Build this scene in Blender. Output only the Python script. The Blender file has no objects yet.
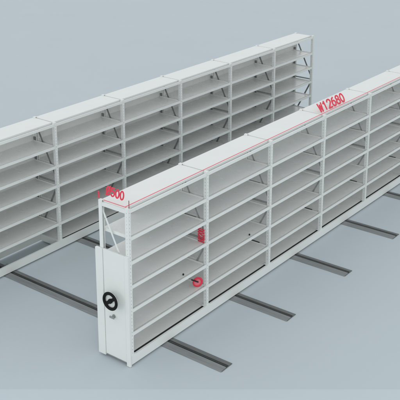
import bpy, math, random
from mathutils import Vector, Matrix
random.seed(4)
scene = bpy.context.scene
col = scene.collection

# ------------------------------------------------------------------ helpers
class MB:
    """collects boxes / cylinders / sweeps and links them as ONE mesh"""
    def __init__(s): s.v = []; s.f = []; s.sm = []
    def poly(s, vs, faces, smooth=False):
        n = len(s.v); s.v += [tuple(v) for v in vs]
        for f in faces: s.f.append(tuple(i + n for i in f)); s.sm.append(smooth)
    def box(s, x0, x1, y0, y1, z0, z1, M=None):
        vs = [Vector((x, y, z)) for z in (z0, z1) for y in (y0, y1) for x in (x0, x1)]
        if M is not None: vs = [M @ v for v in vs]
        s.poly(vs, [(0,2,3,1), (4,5,7,6), (0,1,5,4), (2,6,7,3), (0,4,6,2), (1,3,7,5)])
    def bar(s, a, b, w, t, side):
        """flat bar from a to b, width w across, thickness t along side"""
        a = Vector(a); b = Vector(b); d = (b - a).normalized()
        side = Vector(side).normalized(); u = d.cross(side).normalized()
        vs = []
        for p in (a, b):
            for i, j in ((-1,-1), (1,-1), (1,1), (-1,1)):
                vs.append(p + u*(w/2*i) + side*(t/2*j))
        s.poly(vs, [(0,1,2,3), (7,6,5,4), (0,4,5,1), (1,5,6,2), (2,6,7,3), (3,7,4,0)])
    def cyl(s, a, b, r, n=24, r2=None):
        a = Vector(a); b = Vector(b); d = (b - a).normalized(); r2 = r if r2 is None else r2
        u = d.orthogonal().normalized(); w = d.cross(u)
        vs = []
        for p, q in ((a, r), (b, r2)):
            for k in range(n):
                t = 2*math.pi*k/n; vs.append(p + (u*math.cos(t) + w*math.sin(t))*q)
        s.poly(vs, [(k, (k+1) % n, n + (k+1) % n, n + k) for k in range(n)], True)
        s.poly(vs, [tuple(range(n))[::-1], tuple(range(n, 2*n))])
    def torus(s, c, axis, R, r, n=64, m=14, flat=1.0):
        c = Vector(c); ax = Vector(axis).normalized(); u = ax.orthogonal().normalized(); w = ax.cross(u)
        vs = []
        for i in range(n):
            t = 2*math.pi*i/n; e = u*math.cos(t) + w*math.sin(t)
            for j in range(m):
                q = 2*math.pi*j/m
                vs.append(c + e*(R + r*math.cos(q)) + ax*(r*flat*math.sin(q)))
        s.poly(vs, [(i*m + j, ((i+1) % n)*m + j, ((i+1) % n)*m + (j+1) % m, i*m + (j+1) % m)
                    for i in range(n) for j in range(m)], True)
    def mesh(s, name, mat):
        me = bpy.data.meshes.new(name); me.from_pydata(s.v, [], s.f); me.validate(); me.update()
        import bmesh
        bm = bmesh.new(); bm.from_mesh(me); bmesh.ops.recalc_face_normals(bm, faces=bm.faces); bm.to_mesh(me); bm.free()
        for p, q in zip(me.polygons, s.sm): p.use_smooth = q
        me.materials.append(mat); return me

def link(name, me, parent=None, loc=(0,0,0), rz=0.0, bevel=0.0):
    o = bpy.data.objects.new(name, me); col.objects.link(o)
    o.location = loc; o.rotation_euler = (0, 0, rz)
    if parent: o.parent = parent
    if bevel:
        b = o.modifiers.new('bevel', 'BEVEL'); b.width = bevel; b.segments = 3; b.limit_method = 'ANGLE'
    return o
def thing(name, label, cat, loc=(0,0,0), group=None):
    o = bpy.data.objects.new(name, None); col.objects.link(o); o.location = loc
    o.empty_display_size = 0.2
    o['label'] = label; o['category'] = cat
    if group: o['group'] = group
    return o

# ------------------------------------------------------------------ materials
def mat(name, c, rough=0.5, metal=0.0, var=0.03, scale=6.0, bump=0.0, bscale=300.0, spec=0.5, stretch=(1,1,1), rvar=0.0):
    m = bpy.data.materials.new(name); m.use_nodes = True; nt = m.node_tree; N = nt.nodes; L = nt.links
    p = N['Principled BSDF']; p.inputs['Roughness'].default_value = rough; p.inputs['Metallic'].default_value = metal
    p.inputs['Specular IOR Level'].default_value = spec
    tc = N.new('ShaderNodeTexCoord'); mp = N.new('ShaderNodeMapping'); mp.inputs['Scale'].default_value = stretch
    L.new(tc.outputs['Object'], mp.inputs['Vector'])
    n = N.new('ShaderNodeTexNoise'); n.inputs['Scale'].default_value = scale; n.inputs['Detail'].default_value = 6
    L.new(mp.outputs['Vector'], n.inputs['Vector'])
    r = N.new('ShaderNodeValToRGB'); r.color_ramp.elements[0].position = 0.3; r.color_ramp.elements[1].position = 0.7
    r.color_ramp.elements[0].color = (*[max(0, x*(1-var)) for x in c], 1); r.color_ramp.elements[1].color = (*[min(1, x*(1+var)) for x in c], 1)
    L.new(n.outputs['Fac'], r.inputs['Fac']); L.new(r.outputs['Color'], p.inputs['Base Color'])
    if rvar:
        mr = N.new('ShaderNodeMapRange'); mr.inputs['To Min'].default_value = rough - rvar; mr.inputs['To Max'].default_value = rough + rvar
        L.new(n.outputs['Fac'], mr.inputs['Value']); L.new(mr.outputs['Result'], p.inputs['Roughness'])
    if bump:
        n2 = N.new('ShaderNodeTexNoise'); n2.inputs['Scale'].default_value = bscale; n2.inputs['Detail'].default_value = 3
        L.new(mp.outputs['Vector'], n2.inputs['Vector'])
        b = N.new('ShaderNodeBump'); b.inputs['Strength'].default_value = bump; b.inputs['Distance'].default_value = 0.002
        L.new(n2.outputs['Fac'], b.inputs['Height']); L.new(b.outputs['Normal'], p.inputs['Normal'])
    return m
M_WHITE  = mat('white_powder_coat', (0.72, 0.745, 0.73), 0.45, var=0.015, scale=2.5, bump=0.05, bscale=260, rvar=0.06)
M_SHELF  = mat('shelf_powder_coat', (0.73, 0.745, 0.73), 0.27, var=0.025, scale=3.0, rvar=0.05, spec=0.4)
M_BACK   = mat('back_panel_grey', (0.68, 0.695, 0.68), 0.45, var=0.02, scale=3.0, bump=0.05, bscale=260)
M_TICK   = mat('dark_red_line', (0.22, 0.03, 0.045), 0.5, var=0.04, scale=10)
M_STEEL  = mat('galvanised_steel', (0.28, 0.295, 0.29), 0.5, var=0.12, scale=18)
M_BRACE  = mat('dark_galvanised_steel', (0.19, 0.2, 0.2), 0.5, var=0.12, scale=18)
M_DARK   = mat('dark_steel', (0.05, 0.055, 0.055), 0.5, var=0.15, scale=18)
M_BLACK  = mat('black_plastic', (0.006, 0.0065, 0.007), 0.5, var=0.1, scale=30, bump=0.08, bscale=500, spec=0.15)
M_RUBBER = mat('black_rubber', (0.012, 0.014, 0.013), 0.8, var=0.1, scale=30)
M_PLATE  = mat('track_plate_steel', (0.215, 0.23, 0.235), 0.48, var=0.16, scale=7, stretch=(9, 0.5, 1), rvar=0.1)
M_PLATE_SHADED   = mat('track_plate_steel_shaded', (0.145, 0.155, 0.158), 0.5, var=0.16, scale=7, stretch=(9, 0.5, 1), rvar=0.1)  # darker copy of the plate steel; shade of the far slope put into colour
M_GROOVE = mat('track_groove', (0.022, 0.024, 0.025), 0.6, var=0.2, scale=12)
M_RED    = mat('red_lettering', (0.72, 0.035, 0.075), 0.5, var=0.04, scale=10)
M_LINE   = mat('red_line', (0.74, 0.16, 0.21), 0.5, var=0.04, scale=10)
M_FLOOR  = mat('floor_paint', (0.48, 0.547, 0.583), 0.65, var=0.012, scale=0.6, bump=0.02, bscale=90, spec=0.3)
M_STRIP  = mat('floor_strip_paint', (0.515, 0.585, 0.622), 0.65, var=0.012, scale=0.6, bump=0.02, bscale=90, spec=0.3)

# ------------------------------------------------------------------ dimensions (metres)
B = 1.582; D = 0.5; H = 2.2
LV = [1.785, 1.452, 1.119, 0.786, 0.453]        # centres of the shelf beams
PW, PD = 0.045, 0.055

# ---- shared meshes
def post_mesh(h, mt, name):
    m = MB(); t = 0.003; z0 = 0.155; s = 0.0032
    xs = PW/2
    # front web with a column of slots
    m.box(-xs, -s, 0, t, z0, h); m.box(s, xs, 0, t, z0, h)
    z = z0; first = z0 + 0.03
    k = first
    while k < h - 0.02:
        m.box(-s, s, 0, t, z, k); z = k + 0.013; k += 0.05
    m.box(-s, s, 0, t, z, h)
    # flanges, the left one slotted as well
    m.box(xs - t, xs, t, PD, z0, h)
    m.box(-xs, -xs + t, t, 0.0245, z0, h); m.box(-xs, -xs + t, 0.0305, PD, z0, h)
    z = z0; k = first
    while k < h - 0.02:
        m.box(-xs, -xs + t, 0.0245, 0.0305, z, k); z = k + 0.013; k += 0.05
    m.box(-xs, -xs + t, 0.0245, 0.0305, z, h)
    # returns and top cap
    m.box(-xs + t, -xs + 0.014, PD - t, PD, z0, h); m.box(xs - 0.014, xs - t, PD - t, PD, z0, h)
    m.box(-xs + t, xs - t, t, PD - t, h - 0.004, h - 0.001)
    return m.mesh(name, mt)
ME_POST_F = post_mesh(H, M_WHITE, 'post'); ME_POST_B = post_mesh(H + 0.006, M_WHITE, 'back_post')
m = MB(); m.box(-0.055, 0.055, -0.001, 0.068, 0.1585, 0.166); m.box(-0.018, 0.018, 0.006, 0.05, 0.166, 0.22)
ME_FOOT = m.mesh('foot_plate', M_WHITE)
# step beam: box with a small rear ledge and end connector plates
def beam_mesh(hh, ledge=True):
    m = MB(); x0 = PW/2 + 0.001; x1 = B - PW/2 - 0.001
    m.box(x0, x1, 0.004, 0.019, -hh, hh)
    if ledge: m.box(x0, x1, 0.019, 0.046, -hh, -hh + 0.004)
    for x, sg in ((x0, 1), (x1, -1)):
        m.box(min(x, x + sg*0.004), max(x, x + sg*0.004), 0.002, 0.048, -hh - 0.03, hh + 0.002)
    return m.mesh('beam', M_WHITE)
ME_BEAM = beam_mesh(0.0225); ME_TOPBEAM = beam_mesh(0.022, False)
def shelf_mesh(name, y0, y1, fold, x0=0.0255, x1=B-0.0255, mt=None):
    """folded sheet tray; top face at z = 0"""
    m = MB(); t = 0.003
    m.box(x0, x1, y0, y1, -t, 0)
    m.box(x0, x1, y0, y0 + t, -fold, -t); m.box(x0, x1, y1 - t, y1, -fold, -t)
    m.box(x0, x0 + t, y0 + t, y1 - t, -fold, -t); m.box(x1 - t, x1, y0 + t, y1 - t, -fold, -t)
    if fold == 0.028:                           # turned-up side edges
        for x in (x0, x1 - 0.014): m.box(x, x + 0.014, y0 + 0.004, y1 - 0.004, 0.0, 0.014)
    for k in range(1, 4):                       # stiffening ribs under the sheet
        xc = x0 + (x1 - x0)*k/4; m.box(xc - 0.02, xc + 0.02, y0 + t, y1 - t, -fold*0.7, -t)
    return m.mesh(name, mt or M_SHELF)
ME_SHELF  = shelf_mesh('shelf', 0.052, 0.498, 0.028)
ME_BOTTOM = shelf_mesh('bottom_shelf', 0.070, 0.468, 0.03)
ME_TOP    = shelf_mesh('top_panel', 0.066, 0.492, 0.03, 0.011, B - 0.011, M_WHITE)
def brace_mesh(mt, w=0.026):
    m = MB()
    m.bar((0, 0.468, 2.105), (0, 0.03, 1.235), w, 0.004, (1,0,0))
    for y, z in ((0.462, 2.095), (0.036, 1.247)): m.cyl((-0.006, y, z), (0.006, y, z), 0.011, 10)
    return m.mesh('brace', mt)
def brace_low_mesh(mt, w=0.026):
    m = MB()
    m.bar((0, 0.03, 1.12), (0, 0.468, 0.25), w, 0.004, (1,0,0))
    for y, z in ((0.036, 1.108), (0.462, 0.262)): m.cyl((-0.006, y, z), (0.006, y, z), 0.011, 10)
    return m.mesh('brace', mt)
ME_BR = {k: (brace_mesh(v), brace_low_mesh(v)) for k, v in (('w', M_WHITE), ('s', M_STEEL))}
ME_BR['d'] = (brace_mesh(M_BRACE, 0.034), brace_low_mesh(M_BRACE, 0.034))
def strut_mesh(mt, w=0.024, h=0.026):
    m = MB(); m.box(-w/2, w/2, 0.056, 0.444, -h/2, h/2); return m.mesh('cross_strut', mt)
ME_STRUT = strut_mesh(M_STEEL, 0.018)
m = MB(); m.box(-0.030, -0.012, 0.18, 0.44, 0, 0.018); ME_TIE_B = m.mesh('tie_bar', M_RUBBER)
m = MB(); m.box(-0.030, -0.012, 0.19, 0.40, 0, 0.012); ME_TIE_S = m.mesh('tie_bar', M_DARK)
m = MB(); m.cyl((0, 0, 0), (0, 0, 0.018), 0.012, 16); m.cyl((0, 0, 0.018), (0, 0, 0.023), 0.012, 16, 0.006); ME_STUD = m.mesh('stud', M_RUBBER)
m = MB(); m.box(-0.036, -0.0235, 0.446, 0.496, 0.036, 0.088); m.cyl((-0.042, 0.467, 0.06), (-0.036, 0.467, 0.06), 0.012, 12)
ME_CLIP = m.mesh('corner_clip', M_BRACE)
m = MB(); m.box(0.024, B - 0.024, 0.5015, 0.504, 0.14, 2.15)
for k in range(1, 8): m.box(B*k/8 - 0.006, B*k/8 + 0.006, 0.500, 0.5015, 0.15, 2.14)
ME_BACK = m.mesh('back_panel', M_BACK)
m = MB(); m.box(0.55, B - 0.024, 0.5015, 0.504, 0.14, 2.15)
for k in range(4, 8): m.box(B*k/8 - 0.006, B*k/8 + 0.006, 0.500, 0.5015, 0.15, 2.14)
ME_BACK_BLOCKER = m.mesh('back_panel', M_BACK)  # unseen panel added behind the first bay to darken its shelves
m = MB(); m.box(-0.02, 0.02, 0.03, 0.47, 0.03, 0.15); ME_CROSS = m.mesh('cross_member', M_WHITE)
m = MB()
m.cyl((-0.016, 0, 0), (0.016, 0, 0), 0.043, 24); m.cyl((0.016, 0, 0), (0.022, 0, 0), 0.048, 24); m.cyl((-0.022, 0, 0), (-0.016, 0, 0), 0.048, 24)
m.cyl((-0.05, 0, 0), (0.05, 0, 0), 0.012, 12)
ME_WHEEL = m.mesh('track_wheel', M_STEEL)
TRACKS = [0.70, 2.25, 3.915, 5.58, 7.20, 8.84, 10.45, 12.0]

def rack(root, nb, closed_from, open_floor, near_white, X0):
    Ln = nb*B
    # base carriage: front and rear channel beams with a shadow gap behind
    m = MB(); m.box(-0.022, Ln + 0.022, -0.003, 0.026, 0.03, 0.1575); m.box(-0.022, Ln + 0.022, 0.026, 0.05, 0.03, 0.042)
    link('base_beam', m.mesh('base_beam', M_WHITE), root)
    m = MB(); m.box(-0.022, Ln + 0.022, 0.474, 0.503, 0.03, 0.1575)
    link('base_beam', m.mesh('base_beam', M_WHITE), root)
    m = MB()
    for i in range(nb):
        if i not in open_floor: m.box(i*B + 0.03, i*B + B - 0.03, 0.0275, 0.068, 0.125, 0.147)
    link('gap_shade_strip', m.mesh('gap_shade_strip', M_RUBBER), root)  # black strip filling the gap, standing in for its deep shade
    for tx in TRACKS:
        x = tx - X0 + 0.013
        if 0.1 < x < Ln - 0.1:
            for y in (0.11, 0.39): link('track_wheel', ME_WHEEL, root, (x, y, 0.0745))
    for i in range(nb + 1):
        x = i*B
        link('post', ME_POST_F, root, (x, 0, 0)); link('post', ME_POST_B, root, (x, D, 0), math.pi)
        link('foot_plate', ME_FOOT, root, (x, 0, 0))
        link('cross_member', ME_CROSS, root, (x, 0, 0))
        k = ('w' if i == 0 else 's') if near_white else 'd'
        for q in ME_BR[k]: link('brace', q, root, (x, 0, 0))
        link('cross_strut', ME_STRUT, root, (x, 0, 1.178))
        if near_white and 0 < i < nb + 1:
            if i > 1: link('tie_bar', ME_TIE_B, root, (x, 0, LV[4] + 0.019))
            link('tie_bar', ME_TIE_S, root, (x, 0, LV[1] + 0.019))
            if i < 3: link('stud', ME_STUD, root, (x - 0.45, 0.075, LV[3] + 0.018))
    for i in range(nb):
        x = i*B
        link('beam', ME_TOPBEAM, root, (x, 0, 2.157))
        link('top_panel', ME_TOP, root, (x, 0, 2.193))
        for z in LV:
            link('beam', ME_BEAM, root, (x, 0, z)); link('shelf', ME_SHELF, root, (x, 0, z + 0.017))
            if not near_white: link('corner_clip', ME_CLIP, root, (x + B, 0, z))
        if i not in open_floor: link('bottom_shelf', ME_BOTTOM, root, (x, 0, 0.150))
        link('back_panel', ME_BACK if i >= closed_from else ME_BACK_BLOCKER, root, (x, 0, 0))  # bays before closed_from get the added light blocker
    for x in (0, Ln):                                   # top tie between the end posts
        m = MB(); m.box(-0.018, 0.006, PD, D - PD, 2.13, 2.178)
        link('end_rail', m.mesh('end_rail', M_WHITE), root, (x, 0, 0))

# ------------------------------------------------------------------ front rack
front = thing('shelving_rack', 'long white mobile shelving rack in front with black handwheel on its end cover', 'shelving rack', (0,0,0))
rack(front, 8, 1, [], True, 0.0)
# end cover: folded sheet box with a narrower side strip
m = MB(); m.box(-0.050, -0.0245, 0.062, 0.424, 0.055, 1.562)
cover = link('end_cover', m.mesh('end_cover', M_WHITE), front, bevel=0.003)
m = MB(); m.box(-0.060, -0.0245, 0.429, 0.552, 0.028, 1.556)
link('side_strip', m.mesh('side_strip', M_WHITE), cover, bevel=0.003)
m = MB(); m.box(-0.056, -0.0245, -0.002, 0.058, 0.004, 1.566)
link('corner_strip', m.mesh('corner_strip', M_WHITE), cover, bevel=0.003)
m = MB(); m.box(-0.036, -0.0250, 0.060, 0.426, 0.03, 0.05)
link('kick_plate', m.mesh('kick_plate', M_STEEL), cover)
# handwheel
HY, HZ = 0.228, 0.925
ang = math.radians(37)
wm = MB(); wm.torus((-0.150, HY, HZ), (1,0,0), 0.106, 0.021, 72, 16, 0.75)
wheel = link('handwheel', wm.mesh('handwheel', M_BLACK), front)
e = Vector((0, -math.cos(ang), math.sin(ang)))
m = MB(); c = Vector((-0.147, HY, HZ)); m.bar(c - e*0.11, c + e*0.105, 0.044, 0.018, (1,0,0))
link('spoke', m.mesh('spoke', M_BLACK), wheel, bevel=0.006)
m = MB(); m.cyl((-0.159, HY, HZ), (-0.14, HY, HZ), 0.032, 32)
link('hub', m.mesh('hub', M_BLACK), wheel, bevel=0.003)
m = MB(); m.cyl((-0.14, HY, HZ), (-0.0505, HY, HZ), 0.024, 32)
link('shaft', m.mesh('shaft', M_STEEL), wheel)
m = MB(); m.cyl((-0.132, HY, HZ), (-0.122, HY, HZ), 0.108, 48)
link('backing_disc', m.mesh('backing_disc', M_WHITE), wheel)
# lock handle under the wheel
m = MB(); m.cyl((-0.057, 0.262, 0.655), (-0.0505, 0.262, 0.655), 0.026, 28)
lock = link('lock', m.mesh('lock', M_STEEL), front)
m = MB(); m.cyl((-0.085, 0.262, 0.655), (-0.057, 0.262, 0.655), 0.013, 20); m.box(-0.100, -0.085, 0.222, 0.302, 0.642, 0.668)
link('lock_handle', m.mesh('lock_handle', M_STEEL), lock, bevel=0.004)

# ------------------------------------------------------------------ rear rack
RX, RY = 1.776 - 2*B, 3.187
rear = thing('shelving_rack', 'long white mobile shelving rack standing behind with closed back and no handwheel in view', 'shelving rack', (RX, RY, 0))
rack(rear, 7, 0, [0, 1], False, RX)

# ------------------------------------------------------------------ floor tracks
def track_mesh_parts(y0, y1):
    a = MB()      # near plate: flat top with a ramped outer edge and an upstand at the groove
    prof = [(-0.128, 0.001), (-0.10, 0.014), (-0.022, 0.018), (-0.015, 0.022), (-0.015, 0.001)]
    def sweep(mb, prof):
        n = len(prof); vs = [(x, y, z) for y in (y0, y1) for x, z in prof]
        mb.poly(vs, [tuple(range(n)), tuple(range(n, 2*n))[::-1]] + [(i, (i+1) % n, n + (i+1) % n, n + i) for i in range(n)])
    sweep(a, prof)
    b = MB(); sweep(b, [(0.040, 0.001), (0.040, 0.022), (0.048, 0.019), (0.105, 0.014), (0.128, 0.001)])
    g = MB(); g.box(-0.0145, 0.0395, y0 + 0.001, y1 - 0.001, 0.002, 0.006)
    r = MB(); r.box(0.004, 0.022, y0 + 0.004, y1 - 0.004, 0.006, 0.017)
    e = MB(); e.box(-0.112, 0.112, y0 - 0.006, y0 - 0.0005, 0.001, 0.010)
    return [('cover_plate', a, M_PLATE), ('ramp_plate', b, M_PLATE_SHADED), ('groove', g, M_GROOVE), ('rail_bar', r, M_DARK), ('end_stop', e, M_PLATE_SHADED)]
TL = ['steel floor track nearest the handwheel end of the front rack, longest in view',
      'second steel floor track from the handwheel end, its tip free on open floor',
      'third steel floor track from the handwheel end, tip right of the second',
      'fourth steel floor track from the handwheel end, tip almost at the right edge',
      'fifth steel floor track from the handwheel end, cut by the right edge']
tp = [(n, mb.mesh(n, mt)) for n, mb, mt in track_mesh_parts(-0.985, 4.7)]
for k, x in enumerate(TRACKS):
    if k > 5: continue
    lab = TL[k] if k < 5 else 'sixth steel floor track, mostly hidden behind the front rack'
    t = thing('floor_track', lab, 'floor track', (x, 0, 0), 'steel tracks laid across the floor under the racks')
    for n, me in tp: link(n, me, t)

# ------------------------------------------------------------------ red dimension lettering
def arc(cx, cy, rx, ry, a0, a1, n=14):
    return [(cx + rx*math.cos(math.radians(a0 + (a1 - a0)*k/n)), cy + ry*math.sin(math.radians(a0 + (a1 - a0)*k/n))) for k in range(n + 1)]
GL = {  # single-stroke drafting letters in a 1 x 1 cell
 'W': [[(0,1), (.22,0), (.5,.8), (.78,0), (1,1)]],
 'H': [[(.05,0), (.05,1)], [(.95,0), (.95,1)], [(.05,.5), (.95,.5)]],
 '1': [[(.2,.78), (.55,1), (.55,0)]],
 '2': [arc(.5,.72,.45,.28,170,-35) + [(.05,0), (.98,0)]],
 '6': [arc(.5,.31,.45,.31,180,540,24), [(.05,.31), (.08,.6), (.28,.86), (.68,1)]],
 '8': [arc(.5,.27,.46,.27,0,360,24), arc(.5,.77,.38,.23,0,360,22)],
 '0': [arc(.5,.5,.45,.5,0,360,28)],
 '5': [[(.9,1), (.16,1), (.1,.56)] + arc(.48,.32,.46,.32,128,-150,18)],
 'Ø': [arc(.5,.5,.47,.5,0,360,28), [(-.02,-.06), (1.02,1.06)]],
}
def text_mesh(s, w, h, depth=0.008, stroke=0.016, gap=0.3):
    n = len(s); cw = w/(n + (n - 1)*gap); m = MB()
    for k, ch in enumerate(s):
        ox = k*cw*(1 + gap)
        for pl in GL[ch]:
            P = [Vector((ox + x*cw, y*h, 0)) for x, y in pl]
            for a, b in zip(P, P[1:]):
                e = (b - a).normalized()*stroke*0.3
                m.bar(a - e, b + e, stroke, depth + random.uniform(0, 0.0006), (0,0,1))
    return m.mesh('lettering', M_RED)
def place_text(me, parent, origin, right, up):
    r = Vector(right).normalized(); u = Vector(up).normalized(); n = r.cross(u)
    o = bpy.data.objects.new('lettering', me); col.objects.link(o); o.parent = parent
    o.matrix_local = Matrix(((r.x, u.x, n.x, origin[0]), (r.y, u.y, n.y, origin[1]), (r.z, u.z, n.z, origin[2]), (0,0,0,1)))
    return o
ZT = 2.1935
dl = thing('dimension_label', 'red W12680 lettering and thin line along the top front edge of the front rack', 'dimension label', (0, 0, ZT))
place_text(text_mesh('W12680', 0.82, 0.142, stroke=0.027), dl, (4.80, 0.13, 0.016), (1,0,0), (0, 0.54, 0.84))
m = MB(); m.box(0.03, 12.66, 0.084, 0.097, 0.0, 0.003); link('dimension_line', m.mesh('dimension_line', M_LINE), dl)

dd = thing('dimension_label', 'red Ø500 lettering over the handwheel end of the front rack top', 'dimension label', (0, 0, ZT))
place_text(text_mesh('Ø500', 0.29, 0.105, stroke=0.017), dd, (0.02, 0.40, 0.095), (0,-1,-0.03), (0.12, -0.03, 0.95))
m = MB(); m.box(0.017, 0.029, 0.03, 0.49, 0.0005, 0.0035); link('dimension_line', m.mesh('dimension_line', M_LINE), dd)
m = MB(); m.cyl((0.012, 0.012, 0.006), (0.012, 0.012, 0.11), 0.0045, 10); link('end_tick', m.mesh('end_tick', M_TICK), dd)
m = MB(); m.cyl((0.0, 0.512, 0.026), (0.0, 0.512, 0.11), 0.010, 10); link('end_tick', m.mesh('end_tick', M_RED), dd)

dh = thing('dimension_label', 'red upright H2200 lettering between two shelves of the front rack', 'dimension label', (1.54, 0, LV[2] + 0.018))
place_text(text_mesh('H2200', 0.195, 0.10, stroke=0.014), dh, (0, 0.035, 0.009), (0,0,1), (0, 1, 0))

kn = thing('red_knob', 'round red knob with black rod on a low shelf of the front rack', 'knob', (1.465, 0.085, LV[4] + 0.018))
m = MB(); m.torus((0, 0, 0.082), (0.7,1,0), 0.060, 0.017, 40, 12, 0.6)
link('rim', m.mesh('rim', M_RED), kn)
m = MB(); m.cyl((0.003, 0.005, 0.082), (-0.003, -0.005, 0.082), 0.056, 32); link('face', m.mesh('face', M_LINE), kn)
m = MB(); m.cyl((-0.004, -0.008, 0.085), (-0.135, 0.0, 0.172), 0.010, 14); link('rod', m.mesh('rod', M_RUBBER), kn)

# ------------------------------------------------------------------ floor
m = MB(); m.box(-110, 110, -110, 110, -0.2, 0.0); fl = link('floor', m.mesh('floor', M_FLOOR)); fl['kind'] = 'structure'
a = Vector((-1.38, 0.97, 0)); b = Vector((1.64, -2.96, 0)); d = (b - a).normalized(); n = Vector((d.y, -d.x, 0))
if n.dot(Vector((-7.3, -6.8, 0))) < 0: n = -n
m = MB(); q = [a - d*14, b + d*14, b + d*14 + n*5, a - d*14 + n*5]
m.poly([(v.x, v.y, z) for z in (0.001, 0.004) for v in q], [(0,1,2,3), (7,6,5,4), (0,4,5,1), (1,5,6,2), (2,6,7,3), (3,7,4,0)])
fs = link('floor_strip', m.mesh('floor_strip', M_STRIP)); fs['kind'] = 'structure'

# ------------------------------------------------------------------ light
w = bpy.data.worlds.new('World'); scene.world = w; w.use_nodes = True
bg = w.node_tree.nodes['Background']; bg.inputs['Color'].default_value = (0.96, 0.985, 1.0, 1); bg.inputs['Strength'].default_value = 0.95
def softbox(name, loc, target, size, power):
    l = bpy.data.lights.new(name, 'AREA'); l.shape = 'DISK'; l.size = size; l.energy = power; l.color = (1.0, 0.99, 0.97)
    o = bpy.data.objects.new(name, l); col.objects.link(o); o.location = loc
    o.rotation_euler = (Vector(target) - Vector(loc)).to_track_quat('-Z', 'Y').to_euler(); return o
softbox('key_softbox', (-20, -19, 11), (4, 1, 1), 14, 1500)
softbox('side_softbox', (-24, 9, 4), (0, 0, 1), 8, 420)

# ------------------------------------------------------------------ camera (fitted to the photograph)
f, cx, cy, cz, yaw, pit, rol, ppx, ppy = 887.29749, -7.34813, -6.82335, 6.6173, 0.65219, 0.29314, 0.00207, 208.21846, 99.10557
cs, sn = math.cos(yaw), math.sin(yaw)
fw = Vector((math.cos(pit)*cs, math.cos(pit)*sn, -math.sin(pit))); rt = Vector((sn, -cs, 0)); up = rt.cross(fw)
r2 = rt*math.cos(rol) + up*math.sin(rol); u2 = up*math.cos(rol) - rt*math.sin(rol)
cam = bpy.data.cameras.new('camera'); co = bpy.data.objects.new('camera', cam); col.objects.link(co)
co.matrix_world = Matrix(((r2.x, u2.x, -fw.x, cx), (r2.y, u2.y, -fw.y, cy), (r2.z, u2.z, -fw.z, cz), (0,0,0,1)))
cam.sensor_width = 36; cam.lens = f/400*36
cam.shift_x = (200 - ppx)/400; cam.shift_y = (ppy - 200)/400
cam.clip_end = 500
scene.camera = co
scene.view_settings.view_transform = 'Standard'; scene.view_settings.look = 'None'
scene.view_settings.exposure = 0.0; scene.view_settings.gamma = 1.0
scene.cycles.max_bounces = 10; scene.cycles.diffuse_bounces = 6
